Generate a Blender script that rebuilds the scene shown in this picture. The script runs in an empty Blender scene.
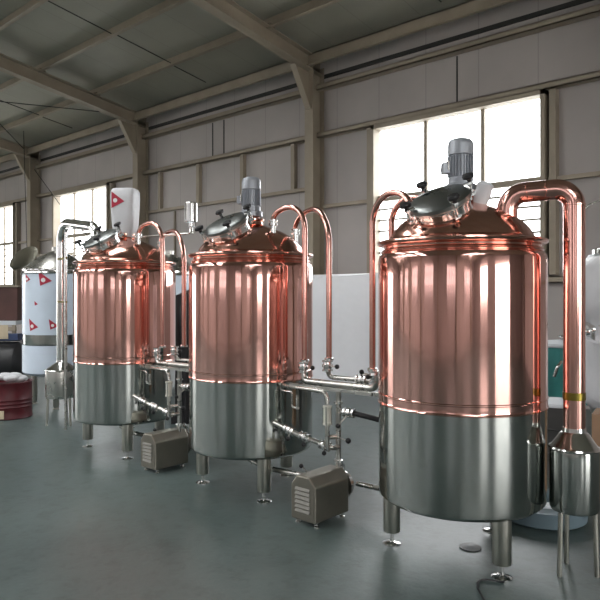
import bpy, math, random
from mathutils import Vector, Matrix
random.seed(7)
PI = math.pi
sc = bpy.context.scene
COL = sc.collection
R = math.radians

# ------------------------------------------------------------------ materials
def new_mat(name):
    m = bpy.data.materials.new(name); m.use_nodes = True
    nt = m.node_tree; b = nt.nodes['Principled BSDF']
    return m, nt, b

def pmat(name, col, rough=0.5, metal=0.0, bump=0.0, bscale=(20, 20, 20), var=0.0, vscale=3.0, aniso=0.0, coat=0.0,
         rvar=0.0, detail=3.0, spec=None):
    m, nt, b = new_mat(name)
    N, L = nt.nodes, nt.links
    b.inputs['Base Color'].default_value = (*col, 1)
    b.inputs['Roughness'].default_value = rough
    b.inputs['Metallic'].default_value = metal
    if spec is not None: b.inputs['Specular IOR Level'].default_value = spec
    if coat: b.inputs['Coat Weight'].default_value = coat; b.inputs['Coat Roughness'].default_value = 0.1
    tc = N.new('ShaderNodeTexCoord')
    if var:
        n = N.new('ShaderNodeTexNoise'); n.inputs['Scale'].default_value = vscale; n.inputs['Detail'].default_value = 5
        L.new(tc.outputs['Object'], n.inputs['Vector'])
        r = N.new('ShaderNodeValToRGB')
        r.color_ramp.elements[0].position = 0.3; r.color_ramp.elements[1].position = 0.7
        r.color_ramp.elements[0].color = (*[max(0, c * (1 - var)) for c in col], 1)
        r.color_ramp.elements[1].color = (*[min(1, c * (1 + var)) for c in col], 1)
        L.new(n.outputs['Fac'], r.inputs['Fac']); L.new(r.outputs['Color'], b.inputs['Base Color'])
    if rvar:
        n = N.new('ShaderNodeTexNoise'); n.inputs['Scale'].default_value = vscale * 1.7; n.inputs['Detail'].default_value = 6
        L.new(tc.outputs['Object'], n.inputs['Vector'])
        mr = N.new('ShaderNodeMapRange'); mr.inputs['From Min'].default_value = 0.3; mr.inputs['From Max'].default_value = 0.7
        mr.inputs['To Min'].default_value = max(0.02, rough - rvar); mr.inputs['To Max'].default_value = rough + rvar
        L.new(n.outputs['Fac'], mr.inputs['Value']); L.new(mr.outputs['Result'], b.inputs['Roughness'])
    if bump:
        mp = N.new('ShaderNodeMapping'); mp.inputs['Scale'].default_value = bscale
        L.new(tc.outputs['Object'], mp.inputs['Vector'])
        n = N.new('ShaderNodeTexNoise'); n.inputs['Scale'].default_value = 1.0; n.inputs['Detail'].default_value = detail
        L.new(mp.outputs['Vector'], n.inputs['Vector'])
        bp = N.new('ShaderNodeBump'); bp.inputs['Strength'].default_value = 1.0; bp.inputs['Distance'].default_value = bump
        L.new(n.outputs['Fac'], bp.inputs['Height']); L.new(bp.outputs['Normal'], b.inputs['Normal'])
    if aniso:
        b.inputs['Anisotropic'].default_value = aniso
        t = N.new('ShaderNodeTangent'); t.direction_type = 'RADIAL'; t.axis = 'Z'
        L.new(t.outputs['Tangent'], b.inputs['Tangent'])
        b.inputs['Anisotropic Rotation'].default_value = ANISO_ROT
    return m

ANISO_ROT = 0.25
M = {}
M['copper'] = pmat('polished_copper', (0.80, 0.45, 0.39), 0.075, 1.0, bump=0.00016, bscale=(38, 38, 0.15), aniso=0.88, rvar=0.0, detail=2.0)
M['copper_plain'] = pmat('copper_sheet', (0.78, 0.42, 0.34), 0.15, 1.0, bump=0.0015, bscale=(4, 4, 4), rvar=0.04)
M['copper_pipe'] = pmat('copper_tube', (0.79, 0.43, 0.37), 0.15, 1.0, rvar=0.05)
M['steel'] = pmat('mirror_stainless_steel', (0.48, 0.50, 0.48), 0.10, 1.0, bump=0.0004, bscale=(4, 4, 2), rvar=0.04)
M['steel_brushed'] = pmat('brushed_stainless_steel', (0.56, 0.55, 0.52), 0.28, 1.0, rvar=0.06)
M['steel_bright'] = pmat('bright_stainless_fitting', (0.75, 0.75, 0.74), 0.14, 1.0)
M['lid_steel'] = pmat('matt_lid_steel', (0.27, 0.285, 0.28), 0.3, 1.0, rvar=0.06)
M['leg_steel'] = pmat('satin_leg_steel', (0.50, 0.49, 0.44), 0.33, 1.0, var=0.12)
M['black'] = pmat('black_plastic', (0.012, 0.012, 0.014), 0.4)
M['motor'] = pmat('grey_motor_paint', (0.36, 0.38, 0.42), 0.35, 0.3, var=0.06)
M['motor_dark'] = pmat('dark_vent', (0.05, 0.05, 0.055), 0.6)
M['pump'] = pmat('pump_cover_steel', (0.24, 0.225, 0.19), 0.4, 0.85, var=0.1, vscale=5)
M['slot'] = pmat('pressed_louvre_steel', (0.17, 0.165, 0.15), 0.55, 0.8)
M['brass'] = pmat('brass_band', (0.28, 0.22, 0.05), 0.3, 1.0)
M['frame'] = pmat('beige_steel_paint', (0.32, 0.272, 0.21), 0.55, var=0.12, vscale=2)
M['frame_dark'] = pmat('brown_beige_steel_paint', (0.23, 0.195, 0.15), 0.6, var=0.12, vscale=2)
M['dark_strip'] = pmat('dark_gap', (0.03, 0.03, 0.028), 0.8)
M['film'] = pmat('white_blue_protective_film', (0.60, 0.69, 0.80), 0.35, 0.0, bump=0.006, bscale=(6, 6, 5), var=0.05)
M['film_white'] = pmat('white_wrapping_film', (0.66, 0.67, 0.70), 0.45, bump=0.02, bscale=(7, 7, 6), var=0.05)
M['red'] = pmat('red_film_print', (0.42, 0.02, 0.05), 0.5)
M['white'] = pmat('white_print', (0.8, 0.8, 0.8), 0.5)
M['tarp'] = pmat('white_plastic_sheet', (0.90, 0.91, 0.95), 0.45, bump=0.02, bscale=(2.2, 2.2, 1.6), var=0.04, vscale=1)
M['drum_red'] = pmat('red_drum_paint', (0.085, 0.007, 0.012), 0.45, var=0.25, vscale=8)
M['bag'] = pmat('white_woven_bag', (0.55, 0.56, 0.58), 0.8, bump=0.02, bscale=(12, 12, 12), var=0.15)
M['black_sheet'] = pmat('black_plastic_sheet', (0.010, 0.010, 0.012), 0.5, bump=0.03, bscale=(8, 8, 3))
M['teal'] = pmat('teal_tank_paint', (0.045, 0.235, 0.225), 0.45, var=0.08)
M['drum_grey'] = pmat('dull_grey_drum', (0.11, 0.11, 0.11), 0.45, 0.5, var=0.2)
M['card'] = pmat('brown_cardboard', (0.30, 0.19, 0.12), 0.85, var=0.1)
M['brown'] = pmat('dark_brown_paint', (0.075, 0.03, 0.025), 0.5, var=0.2)
M['basin'] = pmat('blue_grey_tub_plastic', (0.13, 0.18, 0.21), 0.5, var=0.1)
M['white_lid'] = pmat('pale_lid', (0.62, 0.66, 0.70), 0.4)
M['bundle'] = pmat('olive_grey_cover', (0.12, 0.112, 0.08), 0.8, bump=0.03, bscale=(9, 9, 9), var=0.15)
M['wood'] = pmat('pale_note_card', (0.5, 0.42, 0.30), 0.8, var=0.15)
M['navy'] = pmat('navy_box', (0.03, 0.05, 0.12), 0.5)
M['glass_sight'] = pmat('sight_glass', (0.75, 0.74, 0.66), 0.08, 0.2)
M['ground'] = pmat('pale_yard', (0.55, 0.55, 0.53), 0.9, var=0.05)

# floor: worn grey-green epoxy with scuffs
def floor_mat():
    m, nt, b = new_mat('painted_workshop_floor'); N, L = nt.nodes, nt.links
    tc = N.new('ShaderNodeTexCoord')
    n1 = N.new('ShaderNodeTexNoise'); n1.inputs['Scale'].default_value = 0.9; n1.inputs['Detail'].default_value = 8; n1.inputs['Roughness'].default_value = 0.65
    L.new(tc.outputs['Object'], n1.inputs['Vector'])
    r = N.new('ShaderNodeValToRGB'); r.color_ramp.elements[0].position = 0.3; r.color_ramp.elements[1].position = 0.72
    r.color_ramp.elements[0].color = (0.052, 0.076, 0.073, 1); r.color_ramp.elements[1].color = (0.100, 0.134, 0.130, 1)
    L.new(n1.outputs['Fac'], r.inputs['Fac'])
    n2 = N.new('ShaderNodeTexNoise'); n2.inputs['Scale'].default_value = 7; n2.inputs['Detail'].default_value = 9; n2.inputs['Roughness'].default_value = 0.7
    L.new(tc.outputs['Object'], n2.inputs['Vector'])
    r2 = N.new('ShaderNodeValToRGB'); r2.color_ramp.elements[0].position = 0.32; r2.color_ramp.elements[1].position = 0.5
    r2.color_ramp.elements[0].color = (0.55, 0.55, 0.55, 1); r2.color_ramp.elements[1].color = (1, 1, 1, 1)
    L.new(n2.outputs['Fac'], r2.inputs['Fac'])
    mx = N.new('ShaderNodeMix'); mx.data_type = 'RGBA'; mx.blend_type = 'MULTIPLY'; mx.inputs['Factor'].default_value = 0.8
    L.new(r.outputs['Color'], mx.inputs['A']); L.new(r2.outputs['Color'], mx.inputs['B']); L.new(mx.outputs['Result'], b.inputs['Base Color'])
    mr = N.new('ShaderNodeMapRange'); mr.inputs['To Min'].default_value = 0.28; mr.inputs['To Max'].default_value = 0.48; b.inputs['Specular IOR Level'].default_value = 0.5
    L.new(n1.outputs['Fac'], mr.inputs['Value']); L.new(mr.outputs['Result'], b.inputs['Roughness'])
    bp = N.new('ShaderNodeBump'); bp.inputs['Distance'].default_value = 0.004
    L.new(n2.outputs['Fac'], bp.inputs['Height']); L.new(bp.outputs['Normal'], b.inputs['Normal'])
    return m
M['floor'] = floor_mat()

def panel_mat(name, col, axis, pitch, seam=0.035, dark=0.72):
    """sandwich panel with thin joints every `pitch` metres along one axis"""
    m, nt, b = new_mat(name); N, L = nt.nodes, nt.links
    tc = N.new('ShaderNodeTexCoord'); sp = N.new('ShaderNodeSeparateXYZ'); L.new(tc.outputs['Object'], sp.inputs[0])
    d = N.new('ShaderNodeMath'); d.operation = 'DIVIDE'; d.inputs[1].default_value = pitch; L.new(sp.outputs[axis], d.inputs[0])
    f = N.new('ShaderNodeMath'); f.operation = 'FRACT'; L.new(d.outputs[0], f.inputs[0])
    g = N.new('ShaderNodeMath'); g.operation = 'LESS_THAN'; g.inputs[1].default_value = seam; L.new(f.outputs[0], g.inputs[0])
    n = N.new('ShaderNodeTexNoise'); n.inputs['Scale'].default_value = 0.8; n.inputs['Detail'].default_value = 6; L.new(tc.outputs['Object'], n.inputs['Vector'])
    r = N.new('ShaderNodeValToRGB'); r.color_ramp.elements[0].position = 0.3; r.color_ramp.elements[1].position = 0.7
    r.color_ramp.elements[0].color = (*[c * 0.9 for c in col], 1); r.color_ramp.elements[1].color = (*[c * 1.08 for c in col], 1)
    L.new(n.outputs['Fac'], r.inputs['Fac'])
    mx = N.new('ShaderNodeMix'); mx.data_type = 'RGBA'; mx.blend_type = 'MULTIPLY'
    L.new(g.outputs[0], mx.inputs['Factor']); L.new(r.outputs['Color'], mx.inputs['A']); mx.inputs['B'].default_value = (dark, dark, dark, 1)
    L.new(mx.outputs['Result'], b.inputs['Base Color']); b.inputs['Roughness'].default_value = 0.55
    return m
M['wall'] = panel_mat('grey_wall_panel', (0.42, 0.385, 0.37), 0, 1.0, 0.02, 0.8)
M['wall_end'] = panel_mat('grey_end_wall_panel', (0.42, 0.385, 0.37), 1, 1.0, 0.02, 0.8)
M['roof'] = panel_mat('grey_green_roof_panel', (0.33, 0.32, 0.265), 0, 1.0, 0.015, 0.8)

def glass_mat(name='window_glass', tint=(0.93, 0.95, 0.97, 1)):
    m = bpy.data.materials.new(name); m.use_nodes = True
    nt = m.node_tree; N, L = nt.nodes, nt.links; N.clear()
    out = N.new('ShaderNodeOutputMaterial'); mix = N.new('ShaderNodeMixShader'); t = N.new('ShaderNodeBsdfTransparent')
    g = N.new('ShaderNodeBsdfGlossy'); g.inputs['Roughness'].default_value = 0.05
    t.inputs['Color'].default_value = tint
    lw = N.new('ShaderNodeLayerWeight'); lw.inputs['Blend'].default_value = 0.5
    pw = N.new('ShaderNodeMath'); pw.operation = 'POWER'; pw.inputs[1].default_value = 4.0; L.new(lw.outputs['Facing'], pw.inputs[0])
    ml = N.new('ShaderNodeMath'); ml.operation = 'MULTIPLY_ADD'; ml.inputs[1].default_value = 0.5; ml.inputs[2].default_value = 0.03; L.new(pw.outputs[0], ml.inputs[0])
    L.new(ml.outputs[0], mix.inputs[0]); L.new(t.outputs[0], mix.inputs[1]); L.new(g.outputs[0], mix.inputs[2]); L.new(mix.outputs[0], out.inputs[0])
    return m
M['glass'] = glass_mat()
M['glass_dimmed'] = glass_mat('dimmed_window_glass', (0.40, 0.40, 0.41, 1))  # tint added to dim the front windows mirrored in the copper

# ------------------------------------------------------------------ mesh builder
def fillet(pts, rad, n=8):
    pts = [Vector(p) for p in pts]; out = [pts[0]]
    for i in range(1, len(pts) - 1):
        a, b, c = pts[i - 1], pts[i], pts[i + 1]
        u, v = (a - b), (c - b)
        rr = rad[i - 1] if isinstance(rad, (list, tuple)) else rad
        ang = u.angle(v)
        d = min(rr / math.tan(ang / 2), u.length * 0.499, v.length * 0.499)
        rr = d * math.tan(ang / 2)
        u.normalize(); v.normalize()
        p0, p1 = b + u * d, b + v * d
        cen = b + (u + v).normalized() * (rr / math.sin(ang / 2))
        a0, a1 = p0 - cen, p1 - cen
        tot = a0.angle(a1); ax = a0.cross(a1).normalized()
        for k in range(n + 1):
            out.append(cen + Matrix.Rotation(tot * k / n, 3, ax) @ a0)
    out.append(pts[-1]); return out

class MB:
    def __init__(s): s.v = []; s.f = []
    def add(s, vs, fs, mat=None):
        o = len(s.v)
        s.v += [tuple((mat @ Vector(v)) if mat else v) for v in vs]
        s.f += [tuple(i + o for i in f) for f in fs]; return s
    def box(s, x0, x1, y0, y1, z0, z1, mat=None):
        vs = [(x, y, z) for x in (x0, x1) for y in (y0, y1) for z in (z0, z1)]
        return s.add(vs, [(0, 1, 3, 2), (4, 6, 7, 5), (0, 4, 5, 1), (2, 3, 7, 6), (0, 2, 6, 4), (1, 5, 7, 3)], mat)
    def lathe(s, prof, seg=48, mat=None, a0=0, cap0=True, cap1=True):
        """prof: (r, z) pairs; r=0 closes to a point"""
        vs = []; fs = []; rings = []
        for r, z in prof:
            if r < 1e-6: rings.append([len(vs)]); vs.append((0, 0, z))
            else:
                rings.append(list(range(len(vs), len(vs) + seg)))
                vs += [(r * math.cos(a0 + 2 * PI * k / seg), r * math.sin(a0 + 2 * PI * k / seg), z) for k in range(seg)]
        for A, B in zip(rings, rings[1:]):
            for k in range(seg):
                k2 = (k + 1) % seg
                if len(A) == 1 and len(B) == 1: continue
                if len(A) == 1: fs.append((A[0], B[k2], B[k]))
                elif len(B) == 1: fs.append((A[k], A[k2], B[0]))
                else: fs.append((A[k], A[k2], B[k2], B[k]))
        if cap0 and len(rings[0]) > 1: fs.append(tuple(reversed(rings[0])))
        if cap1 and len(rings[-1]) > 1: fs.append(tuple(rings[-1]))
        return s.add(vs, fs, mat)
    def tube(s, pts, r, seg=14, caps=True):
        pts = [Vector(p) for p in pts]; n = len(pts)
        T = []
        for i in range(n):
            t = (pts[min(i + 1, n - 1)] - pts[max(i - 1, 0)]).normalized(); T.append(t)
        up = Vector((0, 0, 1)) if abs(T[0].z) < 0.9 else Vector((1, 0, 0))
        nrm = (up - T[0] * up.dot(T[0])).normalized()
        vs = []
        for i in range(n):
            nrm = (nrm - T[i] * nrm.dot(T[i])).normalized(); bn = T[i].cross(nrm)
            rr = r[i] if isinstance(r, (list, tuple)) else r
            vs += [tuple(pts[i] + rr * (math.cos(2 * PI * k / seg) * nrm + math.sin(2 * PI * k / seg) * bn)) for k in range(seg)]
        fs = [(i * seg + k, i * seg + (k + 1) % seg, (i + 1) * seg + (k + 1) % seg, (i + 1) * seg + k) for i in range(n - 1) for k in range(seg)]
        if caps: fs += [tuple(reversed(range(seg))), tuple(range((n - 1) * seg, n * seg))]
        return s.add(vs, fs)
    def rod(s, a, b, r, seg=14): return s.tube([a, b], r, seg)
    def ball(s, c, r, seg=16, sq=(1, 1, 1), mat=None):
        pr = [(r * math.sin(PI * i / 10), -r * math.cos(PI * i / 10)) for i in range(11)]; pr[0] = (0, -r); pr[-1] = (0, r)
        m = Matrix.Translation(c) @ (mat or Matrix()) @ Matrix.Diagonal((*sq, 1))
        return s.lathe(pr, seg, m)
    def prism(s, poly, h0, h1, mat=None):
        n = len(poly)
        vs = [(x, y, h0) for x, y in poly] + [(x, y, h1) for x, y in poly]
        fs = [tuple(reversed(range(n))), tuple(range(n, 2 * n))] + [(i, (i + 1) % n, n + (i + 1) % n, n + i) for i in range(n)]
        return s.add(vs, fs, mat)
    def build(s, name, mat, parent=None, smooth=35, bevel=0, label=None):
        me = bpy.data.meshes.new(name); me.from_pydata(s.v, [], s.f); me.validate()
        import bmesh
        bm = bmesh.new(); bm.from_mesh(me); bmesh.ops.recalc_face_normals(bm, faces=bm.faces)
        bm.to_mesh(me); bm.free()
        if smooth:
            me.polygons.foreach_set('use_smooth', [True] * len(me.polygons)); me.set_sharp_from_angle(angle=R(smooth))
        me.materials.append(mat)
        o = bpy.data.objects.new(name, me); COL.objects.link(o)
        if parent is not None: o.parent = parent
        if bevel:
            b = o.modifiers.new('bevel', 'BEVEL'); b.width = bevel; b.segments = 2; b.limit_method = 'ANGLE'
        if label: o['label'] = label
        return o

def axis_mat(p, d):
    d = Vector(d).normalized(); q = Vector((0, 0, 1)).rotation_difference(d)
    return Matrix.Translation(p) @ q.to_matrix().to_4x4()

def tag(o, label, cat, group=None):
    o['label'] = label; o['category'] = cat
    if group: o['group'] = group
    return o
def thing(name, label, cat, loc=(0, 0, 0), rz=0, group=None):
    o = bpy.data.objects.new(name, None); COL.objects.link(o); o.location = loc; o.rotation_euler = (0, 0, rz)
    o.empty_display_size = 0.1
    return tag(o, label, cat, group)
def struct(o): o['kind'] = 'structure'; return o
def kids(o): return [c for c in bpy.data.objects if c.parent == o]
def copy_tree(o, parent=None):
    c = o.copy(); COL.objects.link(c); c.parent = parent
    for ch in kids(o): copy_tree(ch, c)
    return c

# ------------------------------------------------------------------ the hall
X0, X1, YF, YB = -29.0, 12.0, 9.9, -9.9        # inner faces of the walls
EAVE = 6.25; SL = 0.16
def roof_z(y): return EAVE + 0.27 + SL * (YF - abs(y))     # underside of roof sheet
TOPZ = 8.3
struct(MB().box(X0 - .3, X1 + .3, YB - .3, YF + .3, -0.2, 0).build('floor', M['floor'], smooth=0))
struct(MB().box(-70, 70, -60, 60, -0.5, -0.22).build('trim_1', M['ground'], smooth=0))

ADDED_SKY = [(-25.6, -24.0), (-22.9, -21.3), (-19.6, -18.0), (-16.9, -15.3), (-13.6, -12.0), (-10.9, -9.3), (-7.6, -6.0), (4.4, 6.0), (7.1, 8.7)]
SY0, SY1 = -8.2, -1.6                       # unseen rooflight strips, added to light the hall, run between these
cm = MB()
def roof_slab(x0, x1, y0, y1, m=None):
    m = m or cm
    a = [(x0, y0, roof_z(y0)), (x1, y0, roof_z(y0)), (x1, y1, roof_z(y1)), (x0, y1, roof_z(y1))]
    b = [(x, y, z + .12) for x, y, z in a]
    m.add(a + b, [(0, 1, 2, 3), (4, 7, 6, 5), (0, 4, 5, 1), (2, 6, 7, 3), (1, 5, 6, 2), (0, 3, 7, 4)])
RX, RY0, RY1 = [(-10.9, -9.3), (-7.6, -6.0)], .4, 4.0          # two more unseen rooflights, added to brighten the white sheeting
roof_slab(X0 - .3, X1 + .3, 0, RY0); roof_slab(X0 - .3, X1 + .3, RY1, YF + .3)
cur = X0 - .3
for lo, hi in RX: roof_slab(cur, lo, RY0, RY1); cur = hi
roof_slab(cur, X1 + .3, RY0, RY1)
for i, (lo, hi) in enumerate(RX):
    m = MB(); m.add([(lo, RY0, roof_z(RY0) + .06), (hi, RY0, roof_z(RY0) + .06), (hi, RY1, roof_z(RY1) + .06), (lo, RY1, roof_z(RY1) + .06)], [(0, 1, 2, 3)])
    struct(m.build('window_%d' % (40 + i), M['glass'], smooth=0))  # pane of an added rooflight, out of view
roof_slab(X0 - .3, X1 + .3, SY1, 0); roof_slab(X0 - .3, X1 + .3, YB - .3, SY0)
cur = X0 - .3
for lo, hi in ADDED_SKY: roof_slab(cur, lo, SY0, SY1); cur = hi
roof_slab(cur, X1 + .3, SY0, SY1)
struct(cm.build('ceiling', M['roof'], smooth=0))
for i, (lo, hi) in enumerate(ADDED_SKY):
    m = MB(); m.add([(lo, SY0, roof_z(SY0) + .06), (hi, SY0, roof_z(SY0) + .06), (hi, SY1, roof_z(SY1) + .06), (lo, SY1, roof_z(SY1) + .06)], [(0, 1, 2, 3)])
    struct(m.build('window_%d' % (20 + i), M['glass'], smooth=0))  # panes of the added rooflights behind the camera

def wall_with_openings(name, mat, a0, a1, z1, opens, put):
    """opens: (a_lo, a_hi, z_lo, z_hi) sorted by a_lo; put(m, a0, a1, z0, z1) adds a box"""
    m = MB(); cur = a0
    for lo, hi, zl, zh in opens:
        put(m, cur, lo, 0, z1)
        if zl > 0: put(m, lo, hi, 0, zl)
        put(m, lo, hi, zh, z1); cur = hi
    put(m, cur, a1, 0, z1)
    return struct(m.build(name, mat, smooth=0))
WZ0, WZ1, WMID = 1.97, 4.80, 3.46
back_open = [(-25.15, -21.95, WZ0, WZ1), (-19.20, -16.05, WZ0, WZ1), (-7.05, -3.82, WZ0, WZ1)]
wall_with_openings('wall_back', M['wall'], X0, X1, 6.55, back_open,
                   lambda m, a, b, z0, z1: m.box(a, b, YF, YF + .1, z0, z1))
FW0, FW1 = 1.75, 4.8
front_open = [(-25.0, -21.8, FW0, FW1), (-19.0, -15.8, FW0, FW1), (-13.0, -9.8, FW0, FW1), (-7.0, -3.8, FW0, FW1), (0.4, 3.5, FW0, FW1), (6.8, 10.4, FW0, FW1)]
wall_with_openings('wall_front', M['wall'], X0, X1, 6.55, front_open,
                   lambda m, a, b, z0, z1: m.box(a, b, YB - .1, YB, z0, z1))
wall_with_openings('wall_right', M['wall_end'], YB, YF, TOPZ, [(-6.6, -3.4, FW0, FW1), (-0.4, 4.6, 0, 4.6)],
                   lambda m, a, b, z0, z1: m.box(X1, X1 + .1, a, b, z0, z1))
wall_with_openings('wall_left', M['wall_end'], YB, YF, TOPZ, [(-3, 2.5, 0, 4.2)],  # open doorway added in this unseen end to let daylight in
                   lambda m, a, b, z0, z1: m.box(X0 - .1, X0, a, b, z0, z1))

# windows in the back wall: frame with mullions, mid rail, security bars, glass panes
def window(n, x0, x1, z0, z1, y, zmid, inward=-1, bars=True, glass='glass'):
    w = bpy.data.objects.new('window_%d' % n, None); COL.objects.link(w); w.location = (x0, y, z0); struct(w)
    W, H, zm = x1 - x0, z1 - z0, zmid - z0
    i = inward; lo, hi = (min(0, i * .12), max(0, i * .12))
    lo -= .05; hi += .05
    f = MB().box(0, .07, lo, hi, 0, H).box(W - .07, W, lo, hi, 0, H).box(0, W, lo, hi, H - .07, H).box(0, W, lo, hi, 0, .07)
    f.build('window_frame', M['frame'], w, smooth=0)
    MB().box(0.07, W - .07, -.03, .04, zm - .05, zm + .05).build('mid_rail', M['frame'], w, smooth=0)
    for k in (1, 2): MB().box(W * k / 3 - .032, W * k / 3 + .032, -.028, .03, .07, H - .07).build('mullion', M['frame'], w, smooth=0)
    if bars:
        z = zm - .2
        while z > .12:
            MB().box(.07, W - .07, -.012, .012, z - .017, z + .017).build('security_bar', M['frame_dark'], w, smooth=0); z -= .2
    for k in range(3):
        MB().box(W * k / 3 + .03, W * (k + 1) / 3 - .03, .05, .056, .07, H - .07).build('pane', M[glass], w, smooth=0)
    return w
for n, (a, b, z0, z1) in enumerate(back_open, 1): window(n, a, b, z0, z1, YF - .02, WMID)
for n, (a, b, z0, z1) in enumerate(front_open, 4): window(n, a, b, z0, z1, YB - .03, WMID, 1, False, 'glass_dimmed')

# portal frames: columns (I-section) with knee plates, rafters
COLX = [-26.4, -20.4, -14.4, -8.4, -2.4, 3.6, 9.6]
def ibeam(m, a, b, w, d, up, tf=.014, tw=.01):
    """I-section from a to b; d deep along up, w wide"""
    a, b = Vector(a), Vector(b); t = (b - a).normalized(); up = Vector(up); up = (up - t * up.dot(t)).normalized(); s = t.cross(up)
    def bar(u0, u1, s0, s1):
        vs = [p + up * u + s * q for p in (a, b) for u in (u0, u1) for q in (s0, s1)]
        m.add([tuple(v) for v in vs], [(0, 1, 3, 2), (4, 6, 7, 5), (0, 4, 5, 1), (2, 3, 7, 6), (0, 2, 6, 4), (1, 5, 7, 3)])
    bar(-d / 2, -d / 2 + tf, -w / 2, w / 2); bar(d / 2 - tf, d / 2, -w / 2, w / 2); bar(-d / 2, d / 2, -tw / 2, tw / 2)
names = {-20.4: 'beige steel portal frame farthest away, its column between the two left windows',
         -14.4: 'beige steel portal frame with its column rising behind the leftmost copper kettle',
         -8.4: 'beige steel portal frame with its column just left of the big window'}
zr = lambda y: EAVE - .05 + SL * (YF - abs(y))
for i, x in enumerate(COLX):
    if x in names: f = thing('steel_portal_frame', names[x], 'steel frame', (x, 0, 0), group='beige steel portal frames')
    else: f = bpy.data.objects.new('trim_%d' % (60 + i), None); COL.objects.link(f); f.location = (x, 0, 0); struct(f)
    for sgn in (1, -1):
        F = Matrix.Translation((0, sgn * (YF - .21), 0)) @ Matrix.Rotation(0 if sgn == 1 else PI, 4, 'Z')
        m = MB(); ibeam(m, (0, sgn * (YF - .21), 0), (0, sgn * (YF - .21), 6.2), .22, .34, (0, 1, 0)); m.build('column', M['frame'], f, smooth=0)
        MB().box(-.17, .17, -.19, .19, 0, .02, F).build('base_plate', M['frame'], f, smooth=0)
        k = MB(); k.add([(s, y, z) for s in (-.01, .01) for y, z in ((-.17, 5.35), (-.17, 6.05), (-.62, 6.12))],
                        [(0, 1, 2), (3, 5, 4), (0, 3, 4, 1), (1, 4, 5, 2), (2, 5, 3, 0)], F)
        k.add([(s, y + o, z) for s in (-.07, .07) for y, z, o in ((-.17, 5.33, 0), (-.62, 6.10, 0), (-.64, 6.10, 0), (-.19, 5.33, 0))],
              [(0, 1, 2, 3), (7, 6, 5, 4), (0, 4, 5, 1), (1, 5, 6, 2), (2, 6, 7, 3), (3, 7, 4, 0)], F)
        k.build('knee_plate', M['frame'], f, smooth=0)
        m = MB(); ibeam(m, (0, sgn * (YF - .05), zr(YF - .05) - .02), (0, 0, zr(0) - .02), .22, .30, (0, 0, 1))
        m.build('rafter', M['frame'], f, smooth=0)
    for y in (8.4, 7.0, 5.6, 4.2, 2.8): MB().box(-.10, .10, y - .07, y + .07, zr(y) + .12, zr(y) + .2).build('cleat', M['frame_dark'], f, smooth=0)
tn = [2]
def trim(m, mat, **kw):
    o = struct(m.build('trim_%d' % tn[0], mat, smooth=0, **kw)); tn[0] += 1; return o
for y in (8.4, 7.0, 5.6, 4.2, 2.8, 1.4, -1.4, -2.8, -4.2, -5.6, -7.0, -8.4):
    z = EAVE + SL * (YF - abs(y)); s = 1 if y > 0 else -1
    # Z-shaped purlin
    m = MB().box(X0, X1, y - .01, y + .01, z + .08, z + .27).box(X0, X1, y - .08, y + .0, z + .08, z + .10).box(X0, X1, y, y + .08, z + .24, z + .262)
    trim(m, M['frame'])
# eave strut, dark strip at the roof/wall gap, wall girts and window posts (back wall)
trim(MB().box(X0, X1, 9.50, 9.52, 6.19, 6.40).box(X0, X1, 9.44, 9.52, 6.17, 6.19).box(X0, X1, 9.50, 9.58, 6.38, 6.40), M['frame'])
trim(MB().box(X0, X1, 9.86, 9.9, 6.00, 6.07), M['dark_strip'])
for z, d, mt in ((5.80, .12, 'frame'), (4.86, .09, 'frame'), (1.92, .08, 'frame')):
    trim(MB().box(X0, X1, 9.84 - d, 9.9, z - .05, z - .035).box(X0, X1, 9.84 - d, 9.86 - d, z - .05, z + .05).box(X0, X1, 9.84 - d, 9.9, z + .035, z + .05), M[mt])
for a, b in ((X0, -25.17), (-21.93, -19.22), (-16.03, -14.5), (-8.3, -7.07), (-3.8, X1)):
    trim(MB().box(a, b, 9.80, 9.9, 3.41, 3.475), M['frame'])
trim(MB().box(-14.3, -8.5, 9.80, 9.9, 3.80, 3.87), M['frame'])
for x in (-13.75, -12.2, -10.65, -9.1): trim(MB().box(x - .05, x + .05, 9.80, 9.9, 3.87, 4.81), M['frame'])
for x in (-11.75, -11.35, -5.38): trim(MB().box(x - .012, x + .012, 9.888, 9.9, 4.93, 5.73), M['dark_strip'])
trim(MB().box(-13.2, -13.16, 9.85, 9.9, 1.99, 3.78), M['frame_dark'])
for x in (-7.12, -3.72): trim(MB().box(x - .05, x + .05, 9.76, 9.9, 1.99, 4.79), M['frame'])
for x in (-19.27, -15.97, -21.86): trim(MB().box(x - .06, x + .06, 9.76, 9.9, 1.99, 4.79), M['frame_dark'])
# sag rods between purlins, one line per bay, and wind bracing wires
for x in (-23.4, -17.4, -11.4, -5.4):
    ys = [9.4, 8.4, 7.0, 5.6, 4.2, 2.8, 1.4]
    m = MB()
    for i, (a, b) in enumerate(zip(ys, ys[1:])):
        off = .05 * (i % 2)
        m.rod((x + off, a, EAVE + SL * (YF - a) + .16), (x + off, b, EAVE + SL * (YF - b) + .16), .012, 6)
    trim(m, M['dark_strip'])
zz = lambda y: EAVE + SL * (YF - y) - .02
trim(MB().rod((-20.3, 9.3, zz(9.3)), (-14.5, 4.2, zz(4.2)), .012, 6), M['dark_strip'])
trim(MB().rod((-14.5, 9.3, zz(9.3)), (-20.3, 4.2, zz(4.2)), .012, 6), M['dark_strip'])
trim(MB().tube([(-20.2, 9.6, 5.7), (-18.5, 9.6, 4.4), (-16.8, 9.6, 3.3)], .01, 6), M['dark_strip'])
# door leaves left open outside at the right end (big doorway) : jambs only
trim(MB().box(X1 - .08, X1 + .12, -.5, -.4, 0, 4.7).box(X1 - .08, X1 + .12, 4.6, 4.7, 0, 4.7).box(X1 - .08, X1 + .12, -.5, 4.7, 4.6, 4.7), M['frame'])

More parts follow.
